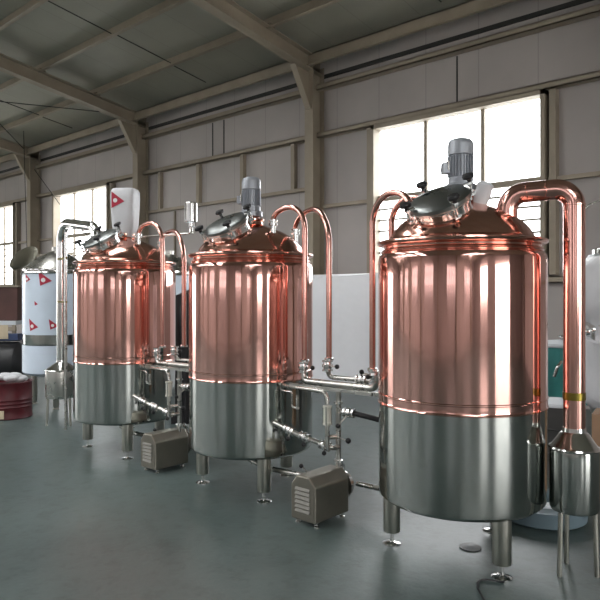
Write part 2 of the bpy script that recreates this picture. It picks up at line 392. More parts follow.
# ------------------------------------------------------------------ kettles
def make_kettle(label, loc, wrapped=False, vapour=False):
    t = thing('brew_kettle', label, 'kettle', loc)
    RJ = .545
    MB().lathe([(0, .32), (.25, .328), (.44, .342), (.515, .358), (.538, .38), (.542, .41), (.542, .70), (.542, .985)], 96, cap1=False).build('steel_shell', M['steel'], t)
    MB().lathe([(.540, .975), (.549, .978), (.550, .985), (.546, .992), (RJ, 1.0), (RJ, 1.036), (.549, 1.041), (.549, 1.047), (RJ, 1.052),
                (RJ, 1.25), (RJ, 1.5), (RJ, 1.75), (RJ, 1.928), (.538, 1.955), (.524, 1.968), (.505, 1.974)], 96, cap0=False, cap1=False).build('copper_jacket', M['copper'], t)
    MB().lathe([(.505, 1.930), (.520, 1.934), (.527, 1.944), (.520, 1.955), (.506, 1.962), (.508, 1.972), (.530, 1.978), (.545, 1.987), (.551, 1.997),
                (.549, 2.007), (.535, 2.013), (.50, 2.018), (.47, 2.03)], 96, Matrix.Translation((0, 0, .038)), cap0=False, cap1=False).build('rim_flange', M['copper_plain'], t)
    MB().lathe([(.475, 2.022), (.462, 2.05), (.44, 2.085), (.40, 2.13), (.34, 2.175), (.27, 2.212), (.20, 2.24), (.14, 2.262), (.105, 2.278), (.10, 2.30)],
               96, Matrix.Translation((0, 0, .035)), cap0=False).build('dome', M['copper_plain'], t)
    MB().lathe([(.085, 2.32), (.085, 2.338), (.105, 2.338), (.115, 2.345), (.115, 2.358), (.105, 2.365), (.075, 2.368), (.07, 2.41)], 40).build('mixer_neck', M['copper_plain'], t)
    # gear motor
    if not wrapped:
        mo = MB().lathe([(.10, 2.385), (.10, 2.425), (.09, 2.43), (.082, 2.435), (.082, 2.47), (.070, 2.475), (.070, 2.62)], 32).build('motor', M['motor'], t)
        MB().lathe([(.078, 2.62), (.084, 2.625), (.084, 2.69), (.080, 2.71), (.068, 2.725), (.045, 2.733), (0, 2.735)], 32).build('fan_cowl', M['motor'], mo)
        fn = MB()
        for k in range(26):
            a = 2 * PI * k / 26
            fn.box(.065, .085, -.0025, .0025, 2.48, 2.615, Matrix.Rotation(a, 4, 'Z'))
        fn.build('cooling_fins', M['motor'], mo, smooth=0)
        a = R(205) if not vapour else R(222)
        tb = MB(); T = Matrix.Rotation(a, 4, 'Z')
        tb.box(.075, .125, -.035, .035, 2.50, 2.57, T)
        tb.lathe([(.026, 0), (.026, .022), (.018, .024)], 16, T @ Matrix.Translation((.10, 0, 2.535)) @ Matrix.Rotation(PI / 2, 4, 'X') @ Matrix.Translation((0, 0, .03)))
        tb.build('terminal_box', M['motor'], mo, smooth=0, bevel=.004)
        MB().lathe([(.017, 0), (.017, .006)], 16, T @ Matrix.Translation((.10, 0, 2.535)) @ Matrix.Rotation(PI / 2, 4, 'X') @ Matrix.Translation((0, 0, .05))).build('cable_gland', M['motor_dark'], mo)
        MB().box(-.03, .03, -.003, .003, 2.52, 2.58, Matrix.Rotation(R(-40), 4, 'Z') @ Matrix.Translation((.0, -.094, 0))).build('rating_plate', M['steel_brushed'], mo, smooth=0)
    else:
        rot = Matrix.Rotation(R(-58 + 90), 4, 'Z')        # -y local face turned towards angle -58
        w = MB(); n = 8
        rings = []
        prof = [(.095, .085, 2.32), (.112, .10, 2.36), (.122, .11, 2.45), (.132, .125, 2.60), (.136, .125, 2.75), (.136, .125, 2.82), (.122, .105, 2.85)]
        vs = []; fs = []; S = 28
        for hx, hy, z in prof:
            for k in range(S):
                a = 2 * PI * k / S; c, s_ = math.cos(a), math.sin(a)
                p = 5.0; rr = (abs(c) ** p + abs(s_) ** p) ** (-1 / p)
                wob = 1 + .015 * math.sin(k * 2.7 + z * 23)
                vs.append((hx * rr * c * wob, hy * rr * s_ * wob, z))
        for i in range(len(prof) - 1):
            for k in range(S): fs.append((i * S + k, i * S + (k + 1) % S, (i + 1) * S + (k + 1) % S, (i + 1) * S + k))
        fs += [tuple(reversed(range(S))), tuple(range((len(prof) - 1) * S, len(prof) * S))]
        w.add(vs, fs, rot); wr = w.build('wrapped_motor', M['film_white'], t, label='motor wrapped in white film with a red triangle')
        tri = MB().prism([(-.10, 2.81), (.05, 2.70), (-.10, 2.63)], 0, .004, rot @ Matrix.Translation((0, -.128, 0)) @ Matrix.Rotation(PI / 2, 4, 'X'))
        tri.build('red_triangle', M['red'], wr, smooth=0)
        MB().lathe([(.024, 0), (.024, .006)], 16, rot @ Matrix.Translation((-.055, -.128, 2.712)) @ Matrix.Rotation(PI / 2, 4, 'X')).build('white_dot', M['white'], wr)
    # tilted manhole on the front of the dome
    T = Matrix.Translation((.025, -.25, 2.185)) @ Matrix.Rotation(R(32), 4, 'X')
    mh = MB().lathe([(.178, -.09), (.178, .02), (.182, .024), (.178, .028), (.178, .085), (.188, .09), (.188, .105)], 56, T).build('manhole_collar', M['steel_bright'], t)
    MB().lathe([(.192, .108), (.2, .112), (.2, .135), (.192, .142), (.16, .152), (.10, .162), (0, .168)], 56, T).build('manhole_lid', M['lid_steel'], mh)
    MB().lathe([(.192, .100), (.194, .104), (.194, .109)], 56, T).build('lid_gasket', M['steel_brushed'], mh)
    for k in range(4):
        a = R(53 + 90 * k); Q = T @ Matrix.Rotation(a, 4, 'Z')
        cl = MB().box(.185, .235, -.012, .012, .06, .075, Q); cl.box(.19, .202, -.016, .016, .04, .10, Q)
        cl.lathe([(.007, .06), (.007, .17)], 10, Q @ Matrix.Translation((.222, 0, 0))); cl.box(.175, .235, -.013, .013, .138, .152, Q)
        cl = cl.build('clamp', M['steel_bright'], mh, smooth=30)
        kn = MB()
        kn.lathe([(.013, .155), (.015, .17), (.036, .178), (.038, .192), (.030, .203), (0, .206)], 16, Q @ Matrix.Translation((.222, 0, 0)))
        for j in range(4): kn.ball(tuple((Q @ Matrix.Translation((.222, 0, 0)) @ Matrix.Rotation(PI / 2 * j + .4, 4, 'Z') @ Vector((.03, 0, .19)))), .013, 8)
        kn.build('clamp_knob', M['black'], mh)
    # legs
    for a in (210, 330, 90):
        x, y = .455 * math.cos(R(a)), .455 * math.sin(R(a))
        Q = Matrix.Translation((x, y, 0))
        lg = MB().lathe([(.055, .085), (.057, .09), (.057, .385)], 28, Q).build('leg', M['leg_steel'], t)
        MB().lathe([(.062, 0), (.062, .006), (.05, .012), (.014, .018), (.013, .03), (.012, .135)], 24, Q).build('foot', M['steel_bright'], lg)
    # centre outlet under the vessel
    MB().tube(fillet([(0, 0, .36), (0, 0, .20), (-.12, .18, .20)], .06), .02).build('bottom_outlet', M['steel_brushed'], t)
    return t

KX = [(-2.10, 3.91), (-4.165, 3.95), (-6.19, 3.97)]
k1 = make_kettle('copper and steel brew kettle nearest the camera, fed into a wide copper pipe', (*KX[0], 0), vapour=True)
k2 = make_kettle('middle of the three copper kettles, with steel base and grey motor', (*KX[1], 0))
k3 = make_kettle('leftmost of the three copper kettles, its motor wrapped in white film', (*KX[2], 0), wrapped=True)
MB().lathe([(.045, -.02), (.048, .03), (.055, .06), (.05, .10), (.055, .13), (.03, .15), (0, .15)], 16, axis_mat((.15, -.03, 2.28), (.35, 0, 1))).build('wrapped_nozzle', M['film_white'], k1, label='nozzle bound in pale wrapping')
for k in (k1, k2, k3): k['group'] = 'copper brew kettles in a row'
def fitting(t, x, y, z0, z1, r=.026):
    m = MB().lathe([(r - .004, z0), (r - .004, z1 - .05), (r + .012, z1 - .046), (r + .012, z1 - .03), (r, z1 - .026), (r, z1 - .02), (r + .012, z1 - .016), (r + .012, z1), (r - .002, z1 + .003)], 18,
                   Matrix.Translation((x, y, 0)))
    m.build('steel_ferrule', M['steel_bright'], t)
def dome_z(r):
    P = [(.475, 2.022), (.462, 2.05), (.44, 2.085), (.40, 2.13), (.34, 2.175), (.27, 2.212), (.20, 2.24), (.14, 2.262), (0, 2.27)]
    for (r1, z1), (r0, z0) in zip(P, P[1:]):
        if r0 <= r <= r1: return .035 + z0 + (z1 - z0) * (r - r0) / (r1 - r0)
    return 2.02

def u_pipe(label, kx, s, e, ztop, zend, valve=None, r=.023, arc=None):
    """copper pipe rising from a kettle dome at offset s, bending over and dropping at offset e"""
    x, y = kx; a = (x + s[0], y + s[1]); b = (x + e[0], y + e[1])
    z0 = dome_z(math.hypot(*s)) + .09
    t = thing('copper_pipe', label, 'pipe', (b[0], b[1], 0), group='slim copper pipes looping over the kettles')
    d = (a[0] - b[0], a[1] - b[1]); L = math.hypot(*d)
    pts = [(d[0], d[1], z0 - .02)]
    for i in range(25):
        q = PI * i / 24; zb = z0 if i < 12 else ztop - L / 2
        f = (1 + math.cos(q)) / 2
        pts.append((d[0] * f, d[1] * f, zb + (ztop - zb) * math.sin(q)))
    pts.append((0, 0, zend))
    MB().tube(pts, r, 16).build('tube', M['copper_pipe'], t)
    MB().lathe([(r + .003, zend - .012), (r + .014, zend - .008), (r + .014, zend + .008), (r + .003, zend + .014)], 18).build('end_clamp', M['steel_bright'], t)
    return t
for k, kx, offs in ((k2, KX[1], ((.30, -.03), (.30, .25))), (k1, KX[0], ((-.32, -.12), (-.30, .12))), (k3, KX[2], ((.28, -.02), (.30, .25)))):
    for s in offs:
        r = math.hypot(*s); fitting(k, s[0], s[1], dome_z(r) - .02, dome_z(r) + .10)
fitting(k2, -.30, .12, dome_z(.32) - .02, dome_z(.32) + .10)
HZ = 1.0
u_pipe('slim copper pipe from the middle kettle dropping in front of its jacket', KX[1], (.30, -.03), (.68, -.05), 2.42, 1.16)
u_pipe('slim copper pipe standing clear to the right of the middle kettle', KX[1], (.30, .25), (.87, .03), 2.41, 1.18)
u_pipe('slim copper pipe standing just left of the nearest kettle', KX[0], (-.32, -.12), (-.72, 0), 2.42, 1.14)
u_pipe('slim copper pipe behind the left edge of the nearest kettle', KX[0], (-.30, .12), (-.66, .16), 2.405, 1.14)
u_pipe('slim copper pipe behind the left edge of the middle kettle', KX[1], (-.30, .12), (-.68, .2), 2.43, 1.14)
u_pipe('slim copper pipe beside the right edge of the leftmost kettle', KX[2], (.28, -.02), (.72, -.03), 2.44, 1.16)
u_pipe('slim copper pipe standing free between leftmost and middle kettles', KX[2], (.30, .25), (1.0, .03), 2.36, 1.18)

# ------------------------------------------------------------------ pipe manifolds between kettles
def valve(parent, p, d, hd, hl=.11, r=.03):
    """butterfly valve on a pipe running along d, lever along hd ending in a black ball"""
    Q = axis_mat(p, d)
    v = MB().lathe([(r, -.045), (r + .012, -.043), (r + .012, -.03), (r + .002, -.028), (r + .004, -.012), (r + .013, -.01), (r + .013, .01), (r + .004, .012),
                    (r + .002, .028), (r + .012, .03), (r + .012, .043), (r, .045)], 20, Q).build('butterfly_valve', M['steel_bright'], parent)
    hd = Vector(hd).normalized(); d = Vector(d).normalized(); p = Vector(p)
    side = hd
    MB().rod(tuple(p + side * r), tuple(p + side * (r + hl)), .006, 8).build('lever', M['steel_brushed'], v)
    MB().ball(tuple(p + side * (r + hl + .012)), .019, 14).build('lever_ball', M['black'], v)
    return v
def manifold(label, ox, oy):
    """between a kettle centred at ox and the next one 2.06 m to its right"""
    t = thing('pipe_manifold', label, 'pipework', (ox, oy, 0), group='steel pipe manifolds between the kettles')
    MB().tube(fillet([(.68, -.05, 1.11), (.69, -.05, HZ), (1.36, -.02, HZ), (1.40, -.02, 1.10)], .05), .027, 16).build('header_pipe', M['steel_brushed'], t)
    MB().tube(fillet([(.87, .03, 1.10), (.87, .06, 1.035), (1.42, .12, 1.035), (1.46, .14, 1.10)], .05), .019, 14).build('return_pipe', M['steel_brushed'], t)
    MB().box(.62, 1.42, .015, .045, .935, .965).box(.58, 1.42, -.14, -.115, .962, .985).build('support_rail', M['steel_brushed'], t, smooth=0)
    valve(t, (.68, -.05, 1.11), (0, 0, 1), (1, -.3, .05), .10)
    valve(t, (.87, .03, 1.13), (0, 0, 1), (1, -.15, 0), .07)
    valve(t, (1.36, -.02, 1.09), (0, 0, 1), (-.2, -1, 0), .02)
    valve(t, (1.16, .10, 1.035), (1, 0.1, 0), (.0, -.1, 1), .02)
    MB().tube([(1.16, .10, 1.09), (1.30, .02, 1.09)], .006, 8).build('long_lever', M['steel_brushed'], t)
    MB().ball((1.31, .02, 1.09), .022).build('lever_ball', M['black'], t)
    # riser going down to the pump
    MB().rod((1.03, -.03, .985), (1.03, -.03, .335), .021, 14).build('riser', M['steel_brushed'], t)
    MB().lathe([(.022, .85), (.034, .853), (.034, .868), (.022, .87)], 18, Matrix.Translation((1.03, -.03, 0))).lathe([(.022, .40), (.036, .403), (.036, .42), (.022, .423)], 18, Matrix.Translation((1.03, -.03, 0))).build('riser_clamp', M['steel_bright'], t)
    # sight glass branch
    MB().tube(fillet([(.53, -.12, .955), (.88, -.14, .955), (1.00, -.14, .95), (1.01, -.14, .86)], .06), .018, 14).build('branch_pipe', M['steel_brushed'], t)
    sg = MB().lathe([(.020, .70), (.036, .703), (.036, .716), (.030, .72), (.030, .83), (.036, .834), (.036, .848), (.020, .852)], 20, Matrix.Translation((1.01, -.14, 0))).build('sight_glass', M['glass_sight'], t)
    for a in range(4):
        x, y = 1.01 + .034 * math.cos(a * PI / 2 + .4), -.14 + .034 * math.sin(a * PI / 2 + .4)
        MB().rod((x, y, .705), (x, y, .846), .004, 8).build('tie_rod', M['steel_bright'], sg)
    MB().tube([(1.01, -.14, .72), (1.01, -.14, .53)], .017, 12).build('sight_glass_drop', M['steel_brushed'], t)
    # low line of valves
    MB().tube(fillet([(.50, -.20, .66), (.72, -.18, .60), (1.03, -.10, .52), (1.03, -.04, .52)], .05), .02, 12).build('low_pipe', M['steel_brushed'], t)
    valve(t, (.66, -.185, .618), (.3, .02, -.07), (0, -.3, -1), .03, .024)
    valve(t, (.80, -.16, .58), (.3, .06, -.08), (0, -.3, -1), .02, .024)
    valve(t, (.97, -.12, .535), (.3, .06, -.06), (0, -.2, -1), .02, .026)
    MB().tube([(1.03, -.05, .60), (.99, -.12, .60)], .018, 12).build('short_tee', M['steel_brushed'], t)
    MB().rod((1.04, -.06, .60), (1.17, -.10, .60), .005, 8).build('lever', M['steel_brushed'], t)
    MB().ball((1.18, -.10, .60), .022).build('lever_ball', M['black'], t)
    # upper right branch with lever valve and black hose
    MB().rod((1.03, -.03, .79), (1.16, .0, .79), .02, 12).build('branch_tee', M['steel_bright'], t)
    valve(t, (1.12, -.01, .79), (1, .2, 0), (-.3, -1, -.9), .10, .026)
    MB().tube(fillet([(1.15, 0, .79), (1.30, .03, .77), (1.50, .10, .73)], .1), .021, 12).build('black_hose', M['black'], t)
    # small gauge ladder
    MB().tube(fillet([(.55, -.16, .92), (.66, -.16, .92), (.66, -.16, .80), (.72, -.16, .80)], .02), .007, 8).tube([(.72, -.16, .90), (.72, -.16, .79)], .014, 10).build('sample_cock', M['steel_brushed'], t)
    # low suction and discharge pipes at the pump
    MB().tube(fillet([(.10, -.10, .28), (.30, -.10, .24), (.90, -.04, .24), (1.02, .06, .22)], .04), .022, 14).build('suction_pipe', M['steel_brushed'], t)
    valve(t, (.78, -.05, .24), (1, .06, 0), (-.75, -.2, .6), .09, .024)
    MB().tube(fillet([(1.07, .16, .20), (1.30, .12, .22), (1.60, .02, .24)], .05), .02, 14).build('discharge_pipe', M['steel_brushed'], t)
    return t
manifold('steel pipe manifold with valves between the middle and nearest kettles', KX[1][0], 3.93)
manifold('steel pipe manifold with valves between the leftmost and middle kettles', KX[2][0], 3.95)

# ------------------------------------------------------------------ pumps
def pump(label, x, y):
    t = thing('transfer_pump', label, 'pump', (x, y, 0), group='boxed pumps on the floor before the kettles')
    prof = [(-.118, .035), (-.118, .295), (-.062, .365), (.062, .365), (.118, .295), (.118, .035)]
    Q = Matrix.Rotation(PI / 2, 4, 'X')
    h = MB().prism(prof, -.40, 0, Q).build('motor_cover', M['pump'], t, smooth=0, bevel=.012)
    lv = MB()
    for k in range(6):
        z = .10 + k * .032
        lv.add([(-.072, -.001, z), (.072, -.001, z), (.072, -.012, z), (-.072, -.012, z), (-.068, -.001, z + .02), (.068, -.001, z + .02)],
               [(0, 1, 2, 3), (3, 2, 5, 4), (0, 3, 4), (1, 5, 2), (0, 4, 5, 1)])
    lv.build('cooling_louvres', M['slot'], h, smooth=0)
    Qh = Matrix.Translation((0, .40, .21)) @ Matrix.Rotation(-PI / 2, 4, 'X')
    MB().lathe([(.07, 0), (.07, .03), (.115, .035), (.115, .05), (.10, .055), (.10, .085), (.08, .10), (.025, .105), (.025, .15)], 32, Qh).build('pump_head', M['steel_bright'], t)
    MB().tube(fillet([(.0, .47, .29), (0, .47, .36), (.03, .40, .40)], .03), .02, 12).build('outlet_port', M['steel_bright'], t)
    for sx in (-1, 1):
        for yy in (.05, .35):
            MB().lathe([(.020, 0), (.020, .008), (.009, .012), (.009, .04)], 12, Matrix.Translation((sx * .09, yy, 0))).build('foot', M['steel_brushed'], t)
    return t
pump('boxed steel pump with slatted end on the floor before the nearest kettle', -3.165, 3.52)
pump('boxed steel pump with slatted end on the floor between leftmost and middle kettles', -5.22, 3.59)

# ------------------------------------------------------------------ condensers with vapour pipes
def condenser(label, loc, rv, zb, zt, pr, pts, mat_pipe, brass, rad):
    t = thing('vapour_condenser', label, 'condenser', loc)
    MB().lathe([(0, zb - .02), (rv * .6, zb - .012), (rv * .95, zb), (rv, zb + .02), (rv, zt - .02), (rv - .004, zt)], 56, cap1=False).build('vessel', M['steel_brushed'] if not brass else M['steel'], t)
    MB().lathe([(rv + .004, zt - .012), (rv + .008, zt - .004), (rv + .004, zt + .006), (rv - .01, zt + .012), (pr + .02, zt + .085), (pr + .006, zt + .095), (pr + .004, zt + .12)], 56, cap0=False).build('cone_top', M['steel_bright'], t)
    for a in (250, 10, 130):
        x, y = rv * .82 * math.cos(R(a)), rv * .82 * math.sin(R(a))
        MB().rod((x * 1.1, y * 1.1, 0), (x, y, zb + .01), .015, 14).build('leg', M['leg_steel'], t)
    p = MB().tube(fillet(pts, rad, 14), pr, 28).build('vapour_pipe', mat_pipe, t)
    z0 = pts[0][2]
    if brass:
        MB().lathe([(pr + .001, z0 + .19), (pr + .003, z0 + .192), (pr + .003, z0 + .235), (pr + .001, z0 + .237)], 32).build('brass_band', M['brass'], t)
        for z in (pts[1][2] - .105,): MB().lathe([(pr, z - .006), (pr + .003, z - .004), (pr + .003, z + .004), (pr, z + .006)], 32).build('pipe_seam', mat_pipe, p)
        a, b = Vector(pts[1]), Vector(pts[2]); u = (b - a).normalized()
        for q in (.16, (b - a).length - .12):
            MB().lathe([(pr, -.005), (pr + .003, -.003), (pr + .003, .003), (pr, .005)], 32, axis_mat(a + u * q, u)).build('pipe_seam', mat_pipe, p)
    return t
cx, cy = -1.412, 4.055
dx, dy = KX[0][0] + .315 - cx, KX[0][1] + .02 - cy
condenser('small steel condenser right of the nearest kettle, fed by a wide copper pipe', (cx, cy, 0), .143, .385, .765, .064,
          [(0, 0, .865), (0, 0, 2.35), (dx, dy, 2.335), (dx, dy, 2.12)], M['copper_pipe'], True, .11)
cx, cy = -7.94, 4.14
dx, dy = KX[2][0] - .44 - cx, KX[2][1] - .10 - cy
condenser('small steel condenser with tall steel pipe left of the leftmost kettle', (cx, cy, 0), .20, .36, .72, .060,
          [(0, 0, .83), (0, 0, 2.63), (dx, dy, 2.46), (dx, dy, 2.12)], M['steel_bright'], False, .24)
t = thing('steel_vent_pipe', 'thin steel pipe with a brass clamp beside the steel condenser pipe, far left', 'pipe', (-7.60, 4.02, 0))
MB().tube(fillet([(0, 0, 1.5), (0, 0, 2.52), (.5, -.05, 2.50), (.5, -.05, 2.44)], .05), .018, 12).build('tube', M['steel_bright'], t)
MB().tube([(0, 0, 1.5), (0, 0, 0.0)], .018, 12).build('stand_pipe', M['steel_brushed'], t)
MB().rod((-.32, .06, 2.15), (.02, 0, 2.15), .012, 8).rod((-.32, .06, 1.6), (.02, 0, 1.6), .012, 8).build('brass_clamp', M['brass'], t)

# ------------------------------------------------------------------ film-wrapped tanks
def curved_tri(m, a0, a1, a2, r, n=8):
    """triangle with corners (angle, z) laid on a cylinder of radius r"""
    idx = {}; vs = []; fs = []
    for i in range(n + 1):
        for j in range(n + 1 - i):
            u, v = i / n, j / n; w = 1 - u - v
            a = a0[0] * w + a1[0] * u + a2[0] * v; z = a0[1] * w + a1[1] * u + a2[1] * v
            idx[i, j] = len(vs); vs.append((r * math.cos(a), r * math.sin(a), z))
    for i in range(n):
        for j in range(n - i):
            fs.append((idx[i, j], idx[i + 1, j], idx[i, j + 1]))
            if i + j < n - 1: fs.append((idx[i + 1, j], idx[i + 1, j + 1], idx[i, j + 1]))
    m.add(vs, fs)
def wrapped_tank(label, loc, rr=.5, marks=(), face=None, low=.50):
    t = thing('wrapped_tank', label, 'tank', loc, group='film wrapped tanks behind the kettles')
    MB().lathe([(rr - .01, 1.09), (rr, 1.10), (rr, 1.5), (rr, 1.99), (rr - .01, 2.0)], 56, cap0=False, cap1=False).build('film_jacket', M['film'], t)
    MB().lathe([(rr - .012, .94), (rr - .004, .95), (rr - .004, 1.10)], 56, cap0=False, cap1=False).build('steel_band', M['steel'], t)
    MB().lathe([(0, low - .05), (rr * .6, low - .04), (rr - .03, low), (rr, low + .03), (rr, .94)], 56, cap1=False).build('lower_film', M['film'], t)
    MB().lathe([(rr - .02, 1.99), (rr + .012, 2.0), (rr + .018, 2.012), (rr + .012, 2.03), (rr - .02, 2.036), (rr - .022, 2.05), (rr + .01, 2.055), (rr + .01, 2.07), (rr - .04, 2.08)], 56, cap0=False, cap1=False).build('rim_flange', M['steel_bright'], t)
    MB().lathe([(rr - .03, 2.07), (rr * .8, 2.16), (rr * .5, 2.27), (rr * .25, 2.34), (.08, 2.36), (.08, 2.42), (0, 2.42)], 48, cap0=False).build('dome', M['steel_brushed'], t)
    for a in (210, 330, 90):
        MB().lathe([(.05, 0), (.05, .01), (.03, .02), (.045, .05), (.045, low + .02)], 20, Matrix.Translation((rr * .8 * math.cos(R(a)), rr * .8 * math.sin(R(a)), 0))).build('leg', M['leg_steel'], t)
    if face is not None:
        for (a, z, s, flip) in marks:
            m = MB(); A = face + a; q = s / rr
            curved_tri(m, (A - .5 * q, z + .6 * s), (A + .5 * q, z - .15 * s), (A - .35 * q, z - .5 * s), rr + .004)
            o = m.build('red_triangle', M['red'], t, smooth=60)
            if s > .1:
                MB().lathe([(.16 * s, 0), (.16 * s, .006)], 14, axis_mat(((rr + .002) * math.cos(A - .12 * q), (rr + .002) * math.sin(A - .12 * q), z - .08 * s), (math.cos(A), math.sin(A), 0))).build('white_dot', M['white'], o)
    return t
fa = math.atan2(-4.82, 9.43)
wrapped_tank('tank in bluish white film with red triangles, far left behind the red drum', (-9.43, 4.85, 0), .5,
             [(-.72, 1.24, .17, 0), (-.62, 1.56, .06, 0), (-.95, 1.93, .12, 0), (-.35, 1.92, .2, 0), (-.1, 1.25, .14, 0)], fa)
wrapped_tank('tank in white film seen through the gap between leftmost and middle kettles', (-8.87, 6.54, 0), .5)
t = thing('wrapped_tank', 'grey white film-wrapped vessel at the right edge behind the steel condenser', 'tank', (-1.79, 6.76, 0), group='film wrapped tanks behind the kettles')
S = 64; prof = [(.40, .62), (.47, .70), (.465, .9), (.47, 1.2), (.475, 1.26), (.40, 1.28), (.38, 1.42), (.43, 1.46), (.49, 1.55), (.50, 1.75), (.47, 1.95), (.40, 2.06), (.34, 2.10)]
vs = []; fs = []
for i, (r, z) in enumerate(prof):
    for k in range(S):
        a = 2 * PI * k / S; w = 1 + .025 * math.sin(5 * a + i) + .015 * math.sin(13 * a + 2.1 * i)
        vs.append((r * w * math.cos(a), r * w * math.sin(a), z + .03 * math.sin(3 * a + i)))
for i in range(len(prof) - 1):
    for k in range(S): fs.append((i * S + k, i * S + (k + 1) % S, (i + 1) * S + (k + 1) % S, (i + 1) * S + k))
m = MB(); m.add(vs, fs); m.build('film_wrap', M['film_white'], t, smooth=60)
MB().lathe([(0, 2.05), (.35, 2.07), (.37, 2.09), (.37, 2.13), (.34, 2.15), (.12, 2.22), (0, 2.22)], 48).build('steel_top', M['steel'], t)
MB().lathe([(.36, .5), (.39, .55), (.39, 1.9)], 40).build('vessel', M['steel_brushed'], t)
for a in (220, 340, 100):
    MB().rod((.33 * math.cos(R(a)), .33 * math.sin(R(a)), 0), (.33 * math.cos(R(a)), .33 * math.sin(R(a)), .56), .045, 16).build('leg', M['leg_steel'], t)
MB().tube(fillet([(-.22, -.1, 2.1), (-.22, -.1, 2.62), (.30, .35, 2.62), (.30, .35, 2.1)], .3, 14), .02, 12).build('steel_loop_pipe', M['steel_bright'], t)
MB().tube(fillet([(-.50, -.2, 1.05), (-.50, -.2, 2.62), (.1, .35, 2.66)], .34, 14), .012, 10).build('thin_loop_pipe', M['steel_brushed'], t)
vt = MB()
for k in range(4): vt.lathe([(.03, -.03), (.045, -.025), (.045, .025), (.03, .03)], 14, axis_mat((-.42 + .05 * k, -.30 + .02 * k, 1.33 + .02 * (k % 2)), (1, -.3, .1)))
vt.build('valve_row', M['steel_bright'], t)

# ------------------------------------------------------------------ other things
def sheet_box(name, label, cat, loc, hx, hy, h, mat, seed=0, rz=0, taper=.03, slope=0, wob=1.0):
    """thick draped sheet over something boxy: wobbly rounded box"""
    rnd = random.Random(seed); vs = []; fs = []; S = 72; rows = 16
    ph = [rnd.uniform(0, 6) for _ in range(6)]
    for i in range(rows + 1):
        v = i / rows
        for k in range(S):
            a = 2 * PI * k / S; c, s = math.cos(a), math.sin(a); p = 7
            rr = (abs(c) ** p + abs(s) ** p) ** (-1 / p)
            X, Y = hx * rr * c, hy * rr * s
            fold = (.018 * math.sin(9 * a + ph[0] + 2 * v) + .012 * math.sin(17 * a + ph[1] - 3 * v) + .02 * math.sin(4 * a + ph[2] + 5 * v)) * wob
            sx = 1 + (1 - v) * taper
            top = h + slope * X + .02 * math.sin(5 * X / max(hx, .1) + ph[3])
            z = v * top
            if v > .93: sx *= .97
            vs.append((X * sx + fold * c, Y * sx + fold * s, z))
    for i in range(rows):
        for k in range(S): fs.append((i * S + k, i * S + (k + 1) % S, (i + 1) * S + (k + 1) % S, (i + 1) * S + k))
    vs.append((0, 0, h + .03)); n = len(vs) - 1
    for k in range(S): fs.append((rows * S + k, rows * S + (k + 1) % S, n))
    m = MB(); m.add(vs, fs)
    o = m.build(name, mat, smooth=60); o.location = loc; o.rotation_euler.z = rz
    return tag(o, label, cat)
sheet_box('covered_stack', 'large stack under white plastic sheeting against the back wall by the column', 'sheeting', (-7.65, 9.12, 0), 2.05, .32, 2.03, M['tarp'], 3)
sheet_box('black_covered_stand', 'tall thing under black sheeting between leftmost and middle kettles', 'sheeting', (-6.93, 5.45, 0), .19, .24, 1.74, M['black_sheet'], 5, rz=R(42), slope=.5)

# red drum with a white bag on top
t = thing('oil_drum', 'dark red steel drum at the left edge of the photo', 'drum', (-9.02, 3.93, 0))
MB().lathe([(0, .0), (.30, 0), (.307, .01), (.30, .025), (.30, .15), (.307, .16), (.30, .17), (.30, .20), (.307, .21), (.30, .22), (.30, .25), (.307, .26), (.30, .27), (.30, .475), (.307, .485), (.305, .495), (.285, .49), (.285, .46), (0, .46)], 56).build('drum_body', M['drum_red'], t)
fa2 = math.atan2(-3.93, 9.02)
MB().box(.302, .312, -.07, .07, .02, .13, Matrix.Rotation(fa2 - .42, 4, 'Z')).build('paper_label', M['wood'], t, smooth=0)
m = MB()
rnd = random.Random(2)
for k in range(7):
    m.ball((rnd.uniform(-.13, .10), rnd.uniform(-.15, .12), .52 + rnd.uniform(0, .05)), .10, 14, (1.1, 1.2, .55), Matrix.Rotation(rnd.uniform(0, 3), 4, 'Z'))
o = m.build('crumpled_bag', M['bag'], smooth=60); o.location = (-9.02, 3.93, 0)
tag(o, 'crumpled white plastic bag lying on the red drum', 'bag')

# far left: bench, brown cabinet, black tank
t = thing('work_bench', 'pale steel bench with a cross rail at the far left edge', 'bench', (-13.6, 5.6, 0), R(42.2))
MB().box(-1.4, .62, -.35, .35, 1.08, 1.16).build('bench_top', M['white_lid'], t, smooth=0)
MB().box(-1.4, .62, -.36, -.30, .96, 1.04).build('rail', M['frame'], t, smooth=0)
for x in (-1.35, -.4, .57):
    for y in (-.3, .3): MB().box(x - .03, x + .03, y - .03, y + .03, 0, 1.08).build('leg', M['frame'], t, smooth=0)
t = thing('tool_cabinet', 'dark brown cabinet standing on the bench at the far left', 'cabinet', (-13.6, 5.6, 1.16), R(42.2))
MB().box(-.75, .60, -.22, .25, 0, .68).build('cabinet_body', M['brown'], t, smooth=0, bevel=.01)
MB().box(-.70, .02, -.24, -.22, .05, .62).build('dark_door', M['black'], t, smooth=0)
MB().ball((-.32, -.25, .33), .03).build('knob', M['steel_bright'], t)
MB().box(-.8, .62, -.25, .27, .68, .72).build('top_board', M['frame'], t, smooth=0)
t = thing('storage_tank', 'black horizontal tank on the floor in front of the far left bench', 'tank', (-12.5, 4.75, 0), R(42.2))
MB().lathe([(0, -.95), (.25, -.92), (.36, -.85), (.38, -.8), (.38, .8), (.36, .85), (.25, .92), (0, .95)], 40, Matrix.Translation((.1, -.1, .45)) @ Matrix.Rotation(PI / 2, 4, 'Y')).build('tank_body', M['black'], t)
MB().box(-.6, -.3, -.35, .2, 0, .12).box(.4, .7, -.35, .2, 0, .12).build('cradle', M['frame_dark'], t, smooth=0)
